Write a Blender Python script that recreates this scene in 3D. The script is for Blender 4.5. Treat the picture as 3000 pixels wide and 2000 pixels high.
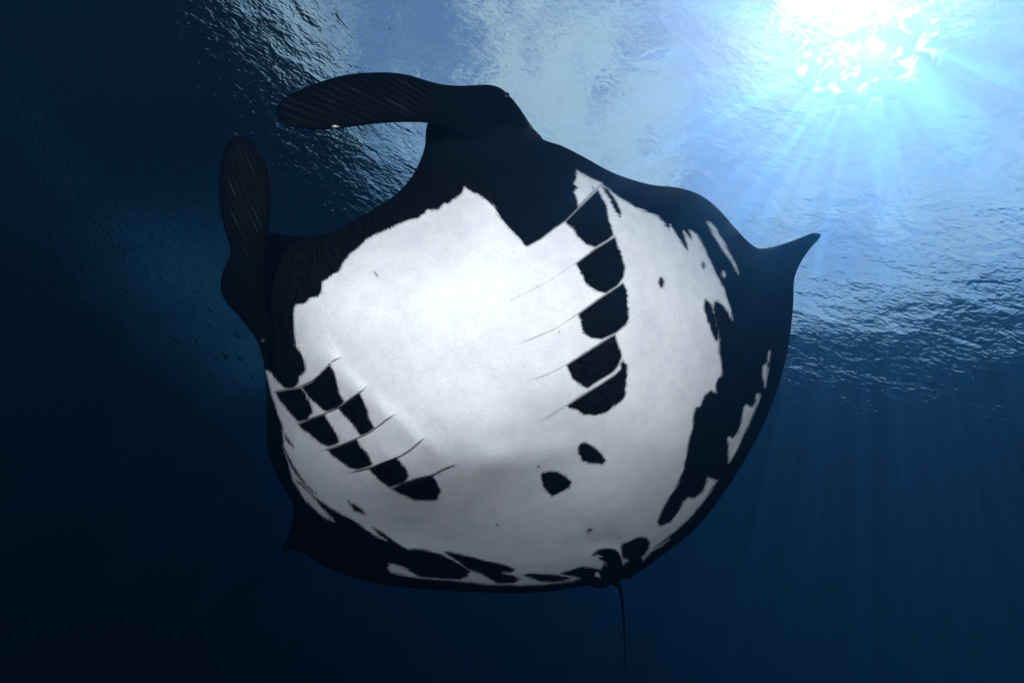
import bpy, bmesh, math, random
import numpy as np
from mathutils import Matrix, Vector, noise as mnoise

sc = bpy.context.scene
for o in list(bpy.data.objects):
    bpy.data.objects.remove(o)
COL = sc.collection

# ------------------------------------------------------------------ camera
F = 1333.0                                   # focal length in photo pixels (16 mm on 36 mm)
cam_d = bpy.data.cameras.new('camera'); cam_d.sensor_width = 36; cam_d.lens = 36 * F / 3000
cam_d.clip_start = 0.05; cam_d.clip_end = 3000
cam = bpy.data.objects.new('camera', cam_d); COL.objects.link(cam); sc.camera = cam
zc = Vector((900, 1960, -1333)).normalized()           # the zenith seen by the camera
el = math.asin(-zc.z)
fwd = Vector((0, math.cos(el), math.sin(el)))
upv = Vector((0, -math.sin(el), math.cos(el)))
b_ = zc.x / math.cos(el); a_ = math.sqrt(1 - b_ * b_)
rt = Vector((1, 0, 0)) * a_ + upv * b_
uv_ = Vector((-1, 0, 0)) * b_ + upv * a_
RC = Matrix((rt, uv_, -fwd)).transposed()
cam.matrix_world = RC.to_4x4()               # the camera is the origin, the sea surface lies above
RN = np.array(RC)


def pdir(x, y):
    """unit direction in the world for a photo pixel"""
    return (RC @ Vector(((x - 1500), (1000 - y), -F))).normalized()


SURF = 7.5                                   # metres of water above the camera
BED = -30.0
# ------------------------------------------------------------------ sun and sky
SUN = pdir(2550, 90)
sun_el = math.asin(SUN.z); sun_az = math.atan2(SUN.x, SUN.y)
sd = bpy.data.lights.new('sun', 'SUN'); sd.energy = 5.0; sd.angle = math.radians(0.9)
sd.color = (1, 0.84, 0.82)
so = bpy.data.objects.new('sun', sd); COL.objects.link(so)
so.rotation_euler = SUN.to_track_quat('Z', 'Y').to_euler()

w = bpy.data.worlds.new('World'); sc.world = w; w.use_nodes = True
nt = w.node_tree; nt.nodes.clear(); N = nt.nodes.new; L = nt.links.new
out = N('ShaderNodeOutputWorld'); bg = N('ShaderNodeBackground'); bg.inputs['Strength'].default_value = 0.086
sky = N('ShaderNodeTexSky'); sky.sky_type = 'NISHITA'; sky.sun_disc = False
sky.sun_elevation = sun_el; sky.sun_rotation = sun_az
sky.air_density = 1.0; sky.dust_density = 1.0; sky.ozone_density = 1.0
tc = N('ShaderNodeTexCoord'); mp = N('ShaderNodeMapping'); mp.inputs['Scale'].default_value = (1, 1, 1.6)
nz = N('ShaderNodeTexNoise'); nz.inputs['Scale'].default_value = 9.0; nz.inputs['Detail'].default_value = 10
nz.inputs['Roughness'].default_value = 0.74; nz.inputs['Distortion'].default_value = 0.7
cr = N('ShaderNodeMapRange'); cr.inputs['From Min'].default_value = 0.49; cr.inputs['From Max'].default_value = 0.55
cr.interpolation_type = 'SMOOTHSTEP'
mx = N('ShaderNodeMix'); mx.data_type = 'RGBA'
mx.inputs['B'].default_value = (4.7, 5.4, 5.9, 1)      # sunlit cloud
L(tc.outputs['Generated'], mp.inputs[0]); L(mp.outputs[0], nz.inputs['Vector'])


def air(x, y):
    """direction above the water in which a photo pixel looks through the flat surface"""
    d = pdir(x, y); h = Vector((d.x, d.y, 0)) * 1.333
    return Vector((h.x, h.y, math.sqrt(max(0.01, 1 - h.length_squared)))).normalized()


prev = nz.outputs['Fac']                     # cloud banks and clear gaps of the sky
for (x, y, deg, k) in ((1680, 330, 22, 0.085), (2900, 350, 22, 0.06), (820, 120, 14, 0.07), (2150, 900, 20, 0.05), (1230, 150, 12, -0.06), (2180, 300, 13, -0.08), (1150, 620, 16, -0.06)):
    dn = N('ShaderNodeVectorMath'); dn.operation = 'DOT_PRODUCT'; L(tc.outputs['Generated'], dn.inputs[0]); dn.inputs[1].default_value = air(x, y)[:]
    mr = N('ShaderNodeMapRange'); mr.interpolation_type = 'SMOOTHSTEP'; mr.inputs['From Min'].default_value = math.cos(math.radians(deg)); mr.inputs['From Max'].default_value = math.cos(math.radians(deg * 0.3))
    mr.inputs['To Max'].default_value = k; L(dn.outputs['Value'], mr.inputs['Value'])
    s_ = N('ShaderNodeMath'); s_.operation = 'ADD'; L(prev, s_.inputs[0]); L(mr.outputs[0], s_.inputs[1]); prev = s_.outputs[0]
L(prev, cr.inputs['Value']); L(cr.outputs[0], mx.inputs['Factor'])
L(sky.outputs[0], mx.inputs['A'])
# the bright aureole of thin haze round the sun
dn = N('ShaderNodeVectorMath'); dn.operation = 'DOT_PRODUCT'; L(tc.outputs['Generated'], dn.inputs[0]); dn.inputs[1].default_value = SUN[:]
mxx = N('ShaderNodeMath'); mxx.operation = 'MAXIMUM'; mxx.inputs[1].default_value = 0; L(dn.outputs['Value'], mxx.inputs[0])
tot = None
for e_, k in ((400, 22.0), (45, 1.4), (9, 0.2)):
    pw = N('ShaderNodeMath'); pw.operation = 'POWER'; pw.inputs[1].default_value = e_; L(mxx.outputs[0], pw.inputs[0])
    ml = N('ShaderNodeMath'); ml.operation = 'MULTIPLY'; ml.inputs[1].default_value = k; L(pw.outputs[0], ml.inputs[0])
    if tot is None: tot = ml
    else:
        ad = N('ShaderNodeMath'); ad.operation = 'ADD'; L(tot.outputs[0], ad.inputs[0]); L(ml.outputs[0], ad.inputs[1]); tot = ad
ax = N('ShaderNodeMix'); ax.data_type = 'RGBA'; ax.blend_type = 'ADD'; ax.inputs['Factor'].default_value = 1; ax.clamp_result = False
vs = N('ShaderNodeVectorMath'); vs.operation = 'SCALE'; vs.inputs[0].default_value = (1.0, 0.95, 0.88); L(tot.outputs[0], vs.inputs['Scale'])
L(mx.outputs['Result'], ax.inputs['A']); L(vs.outputs[0], ax.inputs['B']); L(ax.outputs['Result'], bg.inputs['Color']); L(bg.outputs[0], out.inputs[0])

sc.view_settings.view_transform = 'Standard'; sc.view_settings.look = 'None'
sc.view_settings.exposure = 0.8; sc.view_settings.gamma = 1; sc.view_settings.use_curve_mapping = False
cy = sc.cycles if hasattr(sc, 'cycles') else None
sc.render.engine = 'CYCLES'; cy = sc.cycles
cy.use_denoising = True; cy.denoiser = 'OPENIMAGEDENOISE'; cy.denoising_input_passes = 'RGB_ALBEDO_NORMAL'
cy.max_bounces = 6; cy.volume_bounces = 0; cy.transmission_bounces = 5; cy.diffuse_bounces = 2
cy.glossy_bounces = 3; cy.transparent_max_bounces = 8
cy.sample_clamp_indirect = 4; cy.sample_clamp_direct = 0
cy.caustics_refractive = True; cy.caustics_reflective = True; cy.blur_glossy = 0.0
cy.use_adaptive_sampling = False


def mat(name):
    m = bpy.data.materials.new(name); m.use_nodes = True
    t = m.node_tree; t.nodes.clear()
    o = t.nodes.new('ShaderNodeOutputMaterial')
    return m, t, t.nodes.new, t.links.new, o


def mesh_obj(name, V, Fc, m=None, parent=None, smooth=True):
    me = bpy.data.meshes.new(name)
    V = np.asarray(V, dtype=np.float32); Fc = np.asarray(Fc, dtype=np.int32)
    n, k = Fc.shape
    me.vertices.add(len(V)); me.vertices.foreach_set('co', V.ravel())
    me.loops.add(n * k); me.loops.foreach_set('vertex_index', Fc.ravel())
    me.polygons.add(n); me.polygons.foreach_set('loop_start', np.arange(0, n * k, k, dtype=np.int32))
    me.update(calc_edges=True)
    if smooth:
        me.polygons.foreach_set('use_smooth', np.ones(n, dtype=bool))
    me.validate()
    if m: me.materials.append(m)
    o = bpy.data.objects.new(name, me); COL.objects.link(o)
    if parent: o.parent = parent
    return o


def grid_faces(nr, ncol, wrap=False):
    i = np.arange(nr - 1)[:, None]; j = np.arange(ncol if wrap else ncol - 1)[None, :]
    j2 = (j + 1) % ncol
    a = i * ncol + j; b = i * ncol + j2; c = (i + 1) * ncol + j2; d = (i + 1) * ncol + j
    return np.stack([a, b, c, d], -1).reshape(-1, 4)


# ------------------------------------------------------------------ sea surface
m_sea, t, N, L, out = mat('sea_surface')
glass = N('ShaderNodeBsdfGlass'); glass.inputs['IOR'].default_value = 1.33; glass.inputs['Roughness'].default_value = 0.11
tr = N('ShaderNodeBsdfTransparent'); mix = N('ShaderNodeMixShader')
geo = N('ShaderNodeNewGeometry')
# fine ripples
tex = N('ShaderNodeTexCoord')
mp = N('ShaderNodeMapping'); mp.inputs['Scale'].default_value = (1, 1.7, 1); mp.inputs['Rotation'].default_value = (0, 0, 0.5)
L(tex.outputs['Object'], mp.inputs[0])
hs = None
for s, d, k, dis in ((1.8, 2.2, 0.048, 0.6), (7.0, 1.8, 0.0155, 0.9)):
    n = N('ShaderNodeTexNoise'); n.inputs['Scale'].default_value = s; n.inputs['Detail'].default_value = d
    n.inputs['Roughness'].default_value = 0.42; n.inputs['Distortion'].default_value = dis
    L(mp.outputs[0], n.inputs['Vector'])
    ml = N('ShaderNodeMath'); ml.operation = 'MULTIPLY'; ml.inputs[1].default_value = k; L(n.outputs['Fac'], ml.inputs[0])
    if hs is None: hs = ml
    else:
        ad = N('ShaderNodeMath'); ad.operation = 'ADD'; L(hs.outputs[0], ad.inputs[0]); L(ml.outputs[0], ad.inputs[1]); hs = ad
bp = N('ShaderNodeBump'); bp.inputs['Strength'].default_value = 0.6; bp.inputs['Distance'].default_value = 1.0
L(hs.outputs[0], bp.inputs['Height']); L(bp.outputs[0], glass.inputs['Normal'])
# sun shafts painted as noise in the transparent colour, in place of wave focusing
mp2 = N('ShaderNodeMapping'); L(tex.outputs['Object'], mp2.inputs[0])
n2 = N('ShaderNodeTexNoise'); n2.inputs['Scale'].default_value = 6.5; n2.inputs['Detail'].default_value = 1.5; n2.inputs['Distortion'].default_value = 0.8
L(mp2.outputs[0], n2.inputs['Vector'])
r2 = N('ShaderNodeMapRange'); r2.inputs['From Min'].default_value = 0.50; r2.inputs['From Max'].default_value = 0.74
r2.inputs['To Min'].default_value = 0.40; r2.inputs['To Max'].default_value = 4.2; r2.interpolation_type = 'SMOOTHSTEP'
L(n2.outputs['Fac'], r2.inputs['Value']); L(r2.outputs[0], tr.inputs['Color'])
# no light passes beyond the critical angle
dt = N('ShaderNodeVectorMath'); dt.operation = 'DOT_PRODUCT'
L(geo.outputs['Incoming'], dt.inputs[0]); L(geo.outputs['True Normal'], dt.inputs[1])
ab = N('ShaderNodeMath'); ab.operation = 'ABSOLUTE'; L(dt.outputs['Value'], ab.inputs[0])
fr = N('ShaderNodeMapRange'); fr.inputs['From Min'].default_value = 0.68; fr.inputs['From Max'].default_value = 0.9
fr.inputs['To Max'].default_value = 1.0; L(ab.outputs[0], fr.inputs['Value'])
# the painted shafts are let through only along the sun's direction; the light of the sky is refracted by the glass
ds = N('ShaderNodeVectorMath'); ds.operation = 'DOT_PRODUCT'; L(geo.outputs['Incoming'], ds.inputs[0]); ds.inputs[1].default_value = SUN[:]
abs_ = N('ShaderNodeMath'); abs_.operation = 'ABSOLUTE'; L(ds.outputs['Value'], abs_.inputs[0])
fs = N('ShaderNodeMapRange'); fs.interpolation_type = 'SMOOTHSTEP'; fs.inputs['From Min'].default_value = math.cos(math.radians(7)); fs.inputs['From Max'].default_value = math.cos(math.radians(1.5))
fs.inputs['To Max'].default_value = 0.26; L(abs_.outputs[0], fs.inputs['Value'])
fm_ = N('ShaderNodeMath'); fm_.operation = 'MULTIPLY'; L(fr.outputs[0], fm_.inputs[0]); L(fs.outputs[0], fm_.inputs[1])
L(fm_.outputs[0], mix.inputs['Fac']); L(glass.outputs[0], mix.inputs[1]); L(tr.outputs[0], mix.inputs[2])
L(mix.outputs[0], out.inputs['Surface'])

n = 420; ext = 170.0
g = np.linspace(-1, 1, n); g = np.sign(g) * (0.12 * np.abs(g) + 0.88 * np.abs(g) ** 3) * ext
X, Y = np.meshgrid(g, g)
rng = np.random.RandomState(4)
Z = np.zeros_like(X)
for i in range(34):
    lam = 0.9 * (1.16 ** i) ** 0.75
    ang = 0.9 + rng.normal() * 0.7
    amp = 0.0015 * lam if lam < 6 else 0.009
    k = 2 * math.pi / lam
    Z += amp * np.sin(k * (X * math.cos(ang) + Y * math.sin(ang)) + rng.uniform(0, 6.28))
V = np.stack([X, Y + 8, Z + SURF], -1).reshape(-1, 3)
sea = mesh_obj('sea_surface', V, grid_faces(n, n), m_sea); sea['kind'] = 'structure'

# ------------------------------------------------------------------ sea bed
m_bed, t, N, L, out = mat('sea_bed')
p = N('ShaderNodeBsdfPrincipled'); p.inputs['Roughness'].default_value = 0.95
nn = N('ShaderNodeTexNoise'); nn.inputs['Scale'].default_value = 0.6; nn.inputs['Detail'].default_value = 8
rr = N('ShaderNodeValToRGB'); rr.color_ramp.elements[0].color = (0.03, 0.028, 0.024, 1); rr.color_ramp.elements[1].color = (0.09, 0.085, 0.07, 1)
te = N('ShaderNodeTexCoord'); L(te.outputs['Object'], nn.inputs['Vector']); L(nn.outputs['Fac'], rr.inputs[0]); L(rr.outputs[0], p.inputs['Base Color']); L(p.outputs[0], out.inputs['Surface'])
n = 160
g = np.linspace(-1, 1, n); g = np.sign(g) * (0.2 * np.abs(g) + 0.8 * np.abs(g) ** 3) * 900
X, Y = np.meshgrid(g, g)
Z = np.full_like(X, BED) + 0.6 * np.sin(X * 0.11 + 1) * np.cos(Y * 0.13) + 0.3 * np.sin(X * 0.31 + Y * 0.23)
bed = mesh_obj('sea_bed', np.stack([X, Y, Z], -1).reshape(-1, 3), grid_faces(n, n), m_bed); bed['kind'] = 'structure'

# ------------------------------------------------------------------ the water body
m_w, t, N, L, out = mat('water_body')
pv = N('ShaderNodeVolumePrincipled')
pv.inputs['Color'].default_value = (0.020, 0.102, 0.255, 1)
pv.inputs['Absorption Color'].default_value = (0.19, 0.45, 0.79, 1)
pv.inputs['Density'].default_value = 0.15
pv.inputs['Anisotropy'].default_value = 0.82
L(pv.outputs[0], out.inputs['Volume'])
x0, x1, y0, y1, z0, z1 = -150, 150, -140, 156, BED - 4, SURF + 0.6
V = [(x, y, z) for x in (x0, x1) for y in (y0, y1) for z in (z0, z1)]
hz = mesh_obj('haze', V, [(0, 1, 3, 2), (4, 6, 7, 5), (0, 4, 5, 1), (2, 3, 7, 6), (0, 2, 6, 4), (1, 5, 7, 3)], m_w, smooth=False)
hz['kind'] = 'stuff'

# ------------------------------------------------------------------ underwater rock with the white water above it
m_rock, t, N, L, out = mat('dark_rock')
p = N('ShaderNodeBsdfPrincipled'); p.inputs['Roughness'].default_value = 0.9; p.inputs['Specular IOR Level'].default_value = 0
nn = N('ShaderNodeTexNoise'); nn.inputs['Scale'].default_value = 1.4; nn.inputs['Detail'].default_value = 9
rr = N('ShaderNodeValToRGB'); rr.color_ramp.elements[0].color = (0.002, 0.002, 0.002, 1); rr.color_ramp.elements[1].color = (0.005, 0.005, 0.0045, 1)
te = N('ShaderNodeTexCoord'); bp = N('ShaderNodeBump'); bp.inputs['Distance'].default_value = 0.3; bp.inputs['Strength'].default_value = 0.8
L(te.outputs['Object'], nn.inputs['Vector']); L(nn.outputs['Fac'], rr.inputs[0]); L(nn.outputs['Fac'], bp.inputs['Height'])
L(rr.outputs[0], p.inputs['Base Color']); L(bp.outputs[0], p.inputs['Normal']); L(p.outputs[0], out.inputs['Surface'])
na, nd = 260, 120
AZ = np.radians(np.linspace(-125, 12, na)); U = np.linspace(0, 1, nd)
edge = [pdir(*q) for q in ((-500, -300), (-150, 130), (0, 330), (130, 500), (400, 790), (580, 980), (760, 1180), (900, 1480), (1050, 1800), (1300, 2300))]
ea = np.array([math.degrees(math.atan2(d.x, d.y)) for d in edge]); ee = np.array([math.degrees(math.asin(d.z)) for d in edge]); o_ = np.argsort(ea)
AZ = np.radians(np.linspace(ea.min() - 30, ea.max(), na)); elv = np.interp(np.degrees(AZ), ea[o_], ee[o_])
dst = np.interp(np.degrees(AZ), [ea.min(), ea[4], ea[6], ea[7], ea[8], ea.max()], [15.5, 21, 26, 32, 40, 52])
top = np.minimum(np.tan(np.radians(elv)) * dst, SURF - 0.5)
Vv = []
for i, a in enumerate(AZ):
    for j, u in enumerate(U):
        rad = dst[i] + 10 * (u - 0.42)
        f = 1 - (1 - min(u / 0.42, 1)) ** 2.2 if u < 0.42 else 1 - ((u - 0.42) / 0.58) ** 2
        z = BED - 2 + (top[i] - BED) * f
        q = Vector((math.sin(a) * rad, math.cos(a) * rad, z))
        d = mnoise.fractal(q * 0.35, 1.0, 2.1, 6) * 0.9 + mnoise.fractal(q * 1.6 + Vector((9, 0, 0)), 1.0, 2.1, 4) * 0.22
        q.z += d * 0.5; q.x -= math.sin(a) * d * 0.9; q.y -= math.cos(a) * d * 0.9
        Vv.append(q[:])
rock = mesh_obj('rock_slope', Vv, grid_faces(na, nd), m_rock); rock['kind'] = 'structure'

# bubbles of white water drifting over the rock
m_bub, t, N, L, out = mat('air_bubble')
p = N('ShaderNodeBsdfPrincipled'); p.inputs['Base Color'].default_value = (0.12, 0.62, 0.85, 1); p.inputs['Roughness'].default_value = 0.6
tl = N('ShaderNodeBsdfTranslucent'); tl.inputs['Color'].default_value = (0.12, 0.62, 0.85, 1); ms = N('ShaderNodeMixShader')
L(p.outputs[0], ms.inputs[1]); L(tl.outputs[0], ms.inputs[2]); L(ms.outputs[0], out.inputs['Surface'])
rng = np.random.RandomState(11)
oct_v = np.array([(1, 1, 1), (1, -1, -1), (-1, 1, -1), (-1, -1, 1)], float)
oct_f = np.array([(0, 1, 2), (0, 3, 1), (0, 2, 3), (1, 3, 2)])
blobs = [  # azimuth, elevation, radius (m), share
    ((640, 860), 2.4, 0.44), ((560, 740), 2.0, 0.16), ((700, 1000), 1.6, 0.20), ((470, 780), 1.2, 0.06), ((750, 1080), 1.0, 0.08),
    ((330, 640), 1.0, 0.02), ((200, 500), 0.7, 0.010), ((80, 370), 0.7, 0.006), ((45, 300), 0.6, 0.003), ((800, 900), 2.2, 0.08)]
C = []
for (px, r, sh) in blobs:
    c = np.array(pdir(*px)) * 11.0
    C.append(c + rng.normal(size=(int(250000 * sh), 3)) * r * 0.36)
C = np.concatenate(C); S = rng.uniform(0.0009, 0.0026, len(C))
V = (C[:, None, :] + oct_v[None] * S[:, None, None]).reshape(-1, 3)
Fb = (oct_f[None] + (np.arange(len(C)) * 4)[:, None, None]).reshape(-1, 3)
bub = mesh_obj('air_bubbles', V, Fb, m_bub, smooth=False); bub['kind'] = 'stuff'

# ------------------------------------------------------------------ manta: drawing frames (photo pixels)
def crop(x0, y0, s):
    return lambda pts: [(x0 + x / s, y0 + y / s) for x, y in pts]
Q = crop(0, 0, 1 / 1.27551)
CA = crop(600, 350, 1.7417); CB = crop(780, 180, 2.6133); CC = crop(1300, 450, 1.96)
CD = crop(1900, 500, 1.3067); CE = crop(750, 980, 3.0157); CG = crop(750, 1380, 2.6133); CH = crop(1500, 1250, 3.1367)
CI = crop(1700, 1600, 3.92)

body_out = Q([(983, 283), (975, 340), (958, 385), (935, 420), (905, 450), (860, 478), (825, 500), (790, 520), (755, 535), (715, 541), (670, 541), (618, 536),
 (600, 570), (590, 640), (585, 710), (590, 765), (600, 800), (607, 840), (612, 900), (614, 960), (613, 1000), (617, 1040), (635, 1090), (660, 1135),
 (673, 1160), (672, 1190), (664, 1225), (652, 1250), (646, 1274), (658, 1262), (690, 1268), (730, 1292), (800, 1322), (860, 1338), (930, 1348),
 (1050, 1357), (1150, 1361), (1230, 1360), (1290, 1353), (1340, 1345), (1385, 1338), (1425, 1330), (1450, 1322), (1480, 1305), (1530, 1268), (1600, 1210), (1660, 1135),
 (1720, 1040), (1760, 960), (1790, 880), (1810, 800), (1822, 700), (1825, 640), (1838, 605), (1860, 572), (1885, 540), (1872, 535), (1840, 545),
 (1800, 560), (1765, 569), (1742, 570), (1720, 556), (1690, 525), (1650, 480), (1620, 455), (1590, 440), (1550, 430), (1500, 425), (1450, 412),
 (1400, 393), (1340, 360), (1290, 335), (1244, 318), (1222, 290), (1196, 255), (1165, 218), (1125, 208), (1080, 215), (1030, 238)])

W = (CB([(1520, 965), (1570, 1000), (1640, 1030), (1700, 1075), (1745, 1115), (1765, 1160), (1810, 1225), (1850, 1270), (1900, 1320), (1950, 1370), (1975, 1410)])
 + CC([(480, 535), (560, 492), (640, 428), (700, 390), (770, 318), (850, 232), (905, 180), (950, 205), (1000, 250), (1050, 275), (1100, 310), (1130, 320), (1190, 345),
       (1230, 360), (1260, 395), (1295, 440), (1300, 410), (1330, 460), (1370, 520), (1400, 558), (1398, 520), (1375, 445), (1395, 470), (1425, 497), (1425, 470), (1412, 440)])
 + CD([(185, 245), (200, 268), (215, 300), (235, 345), (250, 380), (270, 420), (288, 448), (300, 490), (315, 535), (322, 572), (305, 540), (285, 515), (265, 497), (250, 500), (248, 530),
       (254, 580), (270, 640), (270, 660), (268, 700), (280, 740), (280, 780), (265, 795), (256, 820), (258, 850), (240, 838), (215, 855), (203, 880), (198, 900), (182, 905),
       (170, 940), (167, 980), (152, 1040), (142, 1100), (130, 1155), (100, 1215), (75, 1255), (50, 1300), (32, 1345), (45, 1360), (85, 1347), (110, 1312), (135, 1268), (150, 1253),
       (180, 1252), (207, 1230), (222, 1195), (228, 1174), (240, 1180), (262, 1184), (225, 1243), (190, 1290), (150, 1335), (100, 1378), (50, 1418), (5, 1458)])
 + CH([(1450, 1030), (1370, 1090), (1290, 1130), (1230, 1200), (1203, 1235), (1190, 1195), (1100, 1195), (1040, 1285), (1010, 1290), (980, 1350), (830, 1400), (640, 1396), (540, 1415), (440, 1430), (300, 1445), (100, 1455), (0, 1450)])
 + CG([(1900, 867), (1800, 865), (1700, 857), (1580, 840), (1400, 826), (1250, 814), (1160, 797), (1080, 783), (1030, 768), (1010, 735), (1035, 712), (900, 600), (700, 480), (600, 384), (560, 372), (490, 325), (420, 262), (360, 190), (310, 110)])
 + CE([(330, 1290), (300, 1180), (265, 1060), (240, 985), (250, 925), (240, 920), (240, 870), (235, 800), (190, 680), (150, 560), (132, 505), (108, 400), (85, 315), (130, 340), (175, 400), (250, 475), (310, 480),
       (350, 462), (378, 430), (385, 375), (415, 350), (440, 315), (438, 260), (415, 190), (380, 135), (350, 95), (362, 60)])
 + CA([(465, 1150), (460, 1090), (455, 1030), (457, 960), (470, 945), (510, 940), (540, 910), (580, 905), (600, 880), (600, 830), (640, 805), (690, 770), (710, 730), (740, 690), (790, 650), (830, 610), (880, 585), (940, 560), (980, 540), (1040, 515)])
 + CB([(1170, 1198), (1240, 1135), (1320, 1138), (1360, 1090), (1400, 1090), (1440, 1055), (1500, 1010)]))
whites = [W,
 CC([(765, 98), (800, 120), (860, 150), (912, 172), (850, 225), (772, 300), (768, 265), (750, 225), (768, 195), (750, 170), (762, 140)]),
 CD([(222, 195), (240, 200), (262, 225), (280, 260), (300, 300), (330, 350), (345, 395), (335, 380), (315, 345), (290, 310), (275, 290), (265, 270), (245, 235)]),
 CD([(307, 1118), (330, 1085), (355, 1030), (375, 985), (400, 930), (420, 885), (427, 855), (415, 855), (410, 885), (395, 908), (375, 895), (365, 905), (360, 950), (345, 1000), (325, 1022), (305, 1020), (307, 1060), (305, 1100)]),
 CD([(452, 738), (457, 760), (446, 830), (439, 790), (439, 750)]), CD([(465, 690), (464, 705), (459, 735), (457, 700)]),
 CD([(283, 385), (293, 392), (292, 408), (284, 400)])]
blacks = [
 CC([(695, 390), (770, 315), (885, 205), (905, 240), (935, 300), (950, 380), (978, 468), (940, 500), (870, 540), (810, 520), (770, 480), (740, 430), (705, 405)]),
 CC([(905, 185), (940, 200), (970, 235), (1000, 285), (1022, 340), (1015, 368), (985, 335), (955, 270), (925, 220)]),
 CC([(757, 630), (870, 545), (985, 475), (1000, 530), (1020, 570), (1043, 650), (1035, 710), (1000, 760), (930, 803), (870, 790), (810, 740), (790, 690)]),
 CC([(770, 920), (880, 840), (1030, 740), (1055, 785), (1060, 870), (1065, 940), (1050, 980), (990, 1030), (910, 1068), (850, 1060), (800, 1030), (785, 960)]),
 CC([(703, 1213), (800, 1150), (900, 1087), (985, 1033), (995, 1080), (1015, 1120), (1022, 1180), (1000, 1225), (975, 1255), (960, 1265), (900, 1300), (825, 1350), (780, 1325), (735, 1290), (715, 1240)]),
 CC([(708, 1445), (780, 1397), (880, 1335), (980, 1270), (1015, 1235), (1015, 1205), (1030, 1192), (1055, 1210), (1053, 1290), (1045, 1380), (1035, 1410), (990, 1440), (940, 1485), (880, 1503), (800, 1500), (765, 1470), (715, 1460)]),
 CE([(165, 503), (250, 490), (400, 465), (430, 510), (460, 570), (490, 620), (505, 690), (475, 715), (465, 750), (400, 768), (365, 770), (320, 720), (270, 660), (210, 590)]),
 CE([(395, 462), (480, 422), (530, 380), (650, 262), (690, 320), (715, 420), (740, 520), (783, 590), (760, 620), (720, 650), (630, 682), (590, 670), (550, 630), (470, 565), (430, 510)]),
 CE([(370, 788), (480, 742), (605, 698), (640, 760), (680, 820), (720, 880), (740, 950), (690, 980), (640, 992), (580, 970), (520, 920), (440, 860), (390, 825)]),
 CE([(722, 648), (800, 590), (915, 508), (950, 580), (985, 660), (1000, 740), (1050, 825), (990, 870), (920, 897), (890, 850), (850, 790), (760, 700)]),
 CE([(625, 1017), (750, 973), (890, 916), (930, 990), (990, 1050), (1030, 1140), (1020, 1160), (900, 1197), (830, 1180), (740, 1120), (660, 1060)]),
 CE([(990, 1185), (1100, 1138), (1235, 1083), (1280, 1120), (1335, 1200), (1355, 1250), (1310, 1310), (1230, 1335), (1180, 1355), (1100, 1300), (1040, 1240)]),
 CE([(1170, 1350), (1215, 1348), (1300, 1312), (1450, 1265), (1560, 1240), (1600, 1300), (1632, 1380), (1610, 1455), (1560, 1470), (1400, 1465), (1300, 1420), (1210, 1370)]),
 CE([(805, 1460), (860, 1490), (920, 1530), (985, 1590), (935, 1585), (870, 1560), (830, 1510)]),
 CE([(235, 975), (250, 1000), (290, 1070), (330, 1150), (400, 1260), (470, 1350), (535, 1405), (470, 1375), (400, 1290), (340, 1220), (280, 1120)]),
 CE([(250, 870), (275, 900), (310, 950), (335, 995), (300, 970), (262, 930), (245, 900)]),
 CG([(300, 60), (350, 90), (400, 148), (440, 185), (500, 230), (560, 270), (650, 325), (730, 365), (820, 420), (900, 480), (1000, 530), (960, 500), (900, 445), (885, 422), (920, 440),
     (1000, 490), (1060, 530), (1120, 570), (1160, 592), (1230, 588), (1320, 605), (1420, 635), (1500, 670), (1560, 700), (1640, 765), (1625, 800), (1560, 832), (1400, 824), (1255, 812),
     (1200, 780), (1140, 742), (1035, 712), (880, 690), (560, 450), (560, 360), (600, 384), (540, 320), (450, 215), (380, 140), (325, 95)]),
 CG([(1435, 615), (1480, 610), (1600, 640), (1750, 680), (1900, 710), (1990, 740), (1960, 772), (1890, 777), (1960, 790), (2025, 820), (1980, 855), (1850, 862), (1780, 825), (1720, 785), (1620, 750), (1550, 700), (1480, 650)]),
 CH([(100, 1365), (160, 1342), (300, 1348), (420, 1355), (500, 1370), (535, 1388), (480, 1410), (360, 1435), (280, 1428), (180, 1395)]),
 CH([(440, 1350), (470, 1330), (560, 1305), (620, 1280), (690, 1285), (750, 1295), (810, 1310), (835, 1285), (860, 1240), (900, 1330), (900, 1420), (650, 1420), (640, 1380), (530, 1372)]),
 CH([(732, 1185), (760, 1150), (800, 1125), (860, 1105), (910, 1110), (960, 1135), (990, 1180), (1010, 1250), (1030, 1290), (1000, 1400), (880, 1300), (860, 1230), (830, 1200), (790, 1170)]),
 CH([(1000, 1080), (1060, 1050), (1120, 1020), (1190, 1003), (1240, 1015), (1268, 1060), (1255, 1120), (1220, 1180), (1195, 1190), (1140, 1260), (1090, 1230), (1060, 1215), (1005, 1195)]),
 CH([(605, 190), (625, 150), (685, 138), (720, 165), (780, 200), (830, 250), (868, 320), (830, 345), (760, 342), (690, 330), (640, 310), (612, 250)]),
 CH([(262, 465), (275, 420), (345, 400), (420, 415), (500, 450), (550, 510), (530, 560), (450, 600), (370, 642), (320, 600), (280, 540)]),
 CD([(215, 492), (235, 500), (255, 550), (268, 600), (270, 640), (262, 655), (245, 630), (225, 580), (210, 520)])]
def ell(cv, c, rx, ry, a=0.0):
    return cv([(c[0] + rx * math.cos(u) * math.cos(a) - ry * math.sin(u) * math.sin(a), c[1] + rx * math.cos(u) * math.sin(a) + ry * math.sin(u) * math.cos(a)) for u in np.linspace(0, 6.28, 13)[:-1]])
blacks += [ell(CA, (868, 782), 3, 9, -0.5), ell(CA, (880, 797), 2.5, 6, -0.4), ell(CC, (855, 198), 3, 9, -0.4), ell(CC, (665, 1022), 2, 7)]
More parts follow.
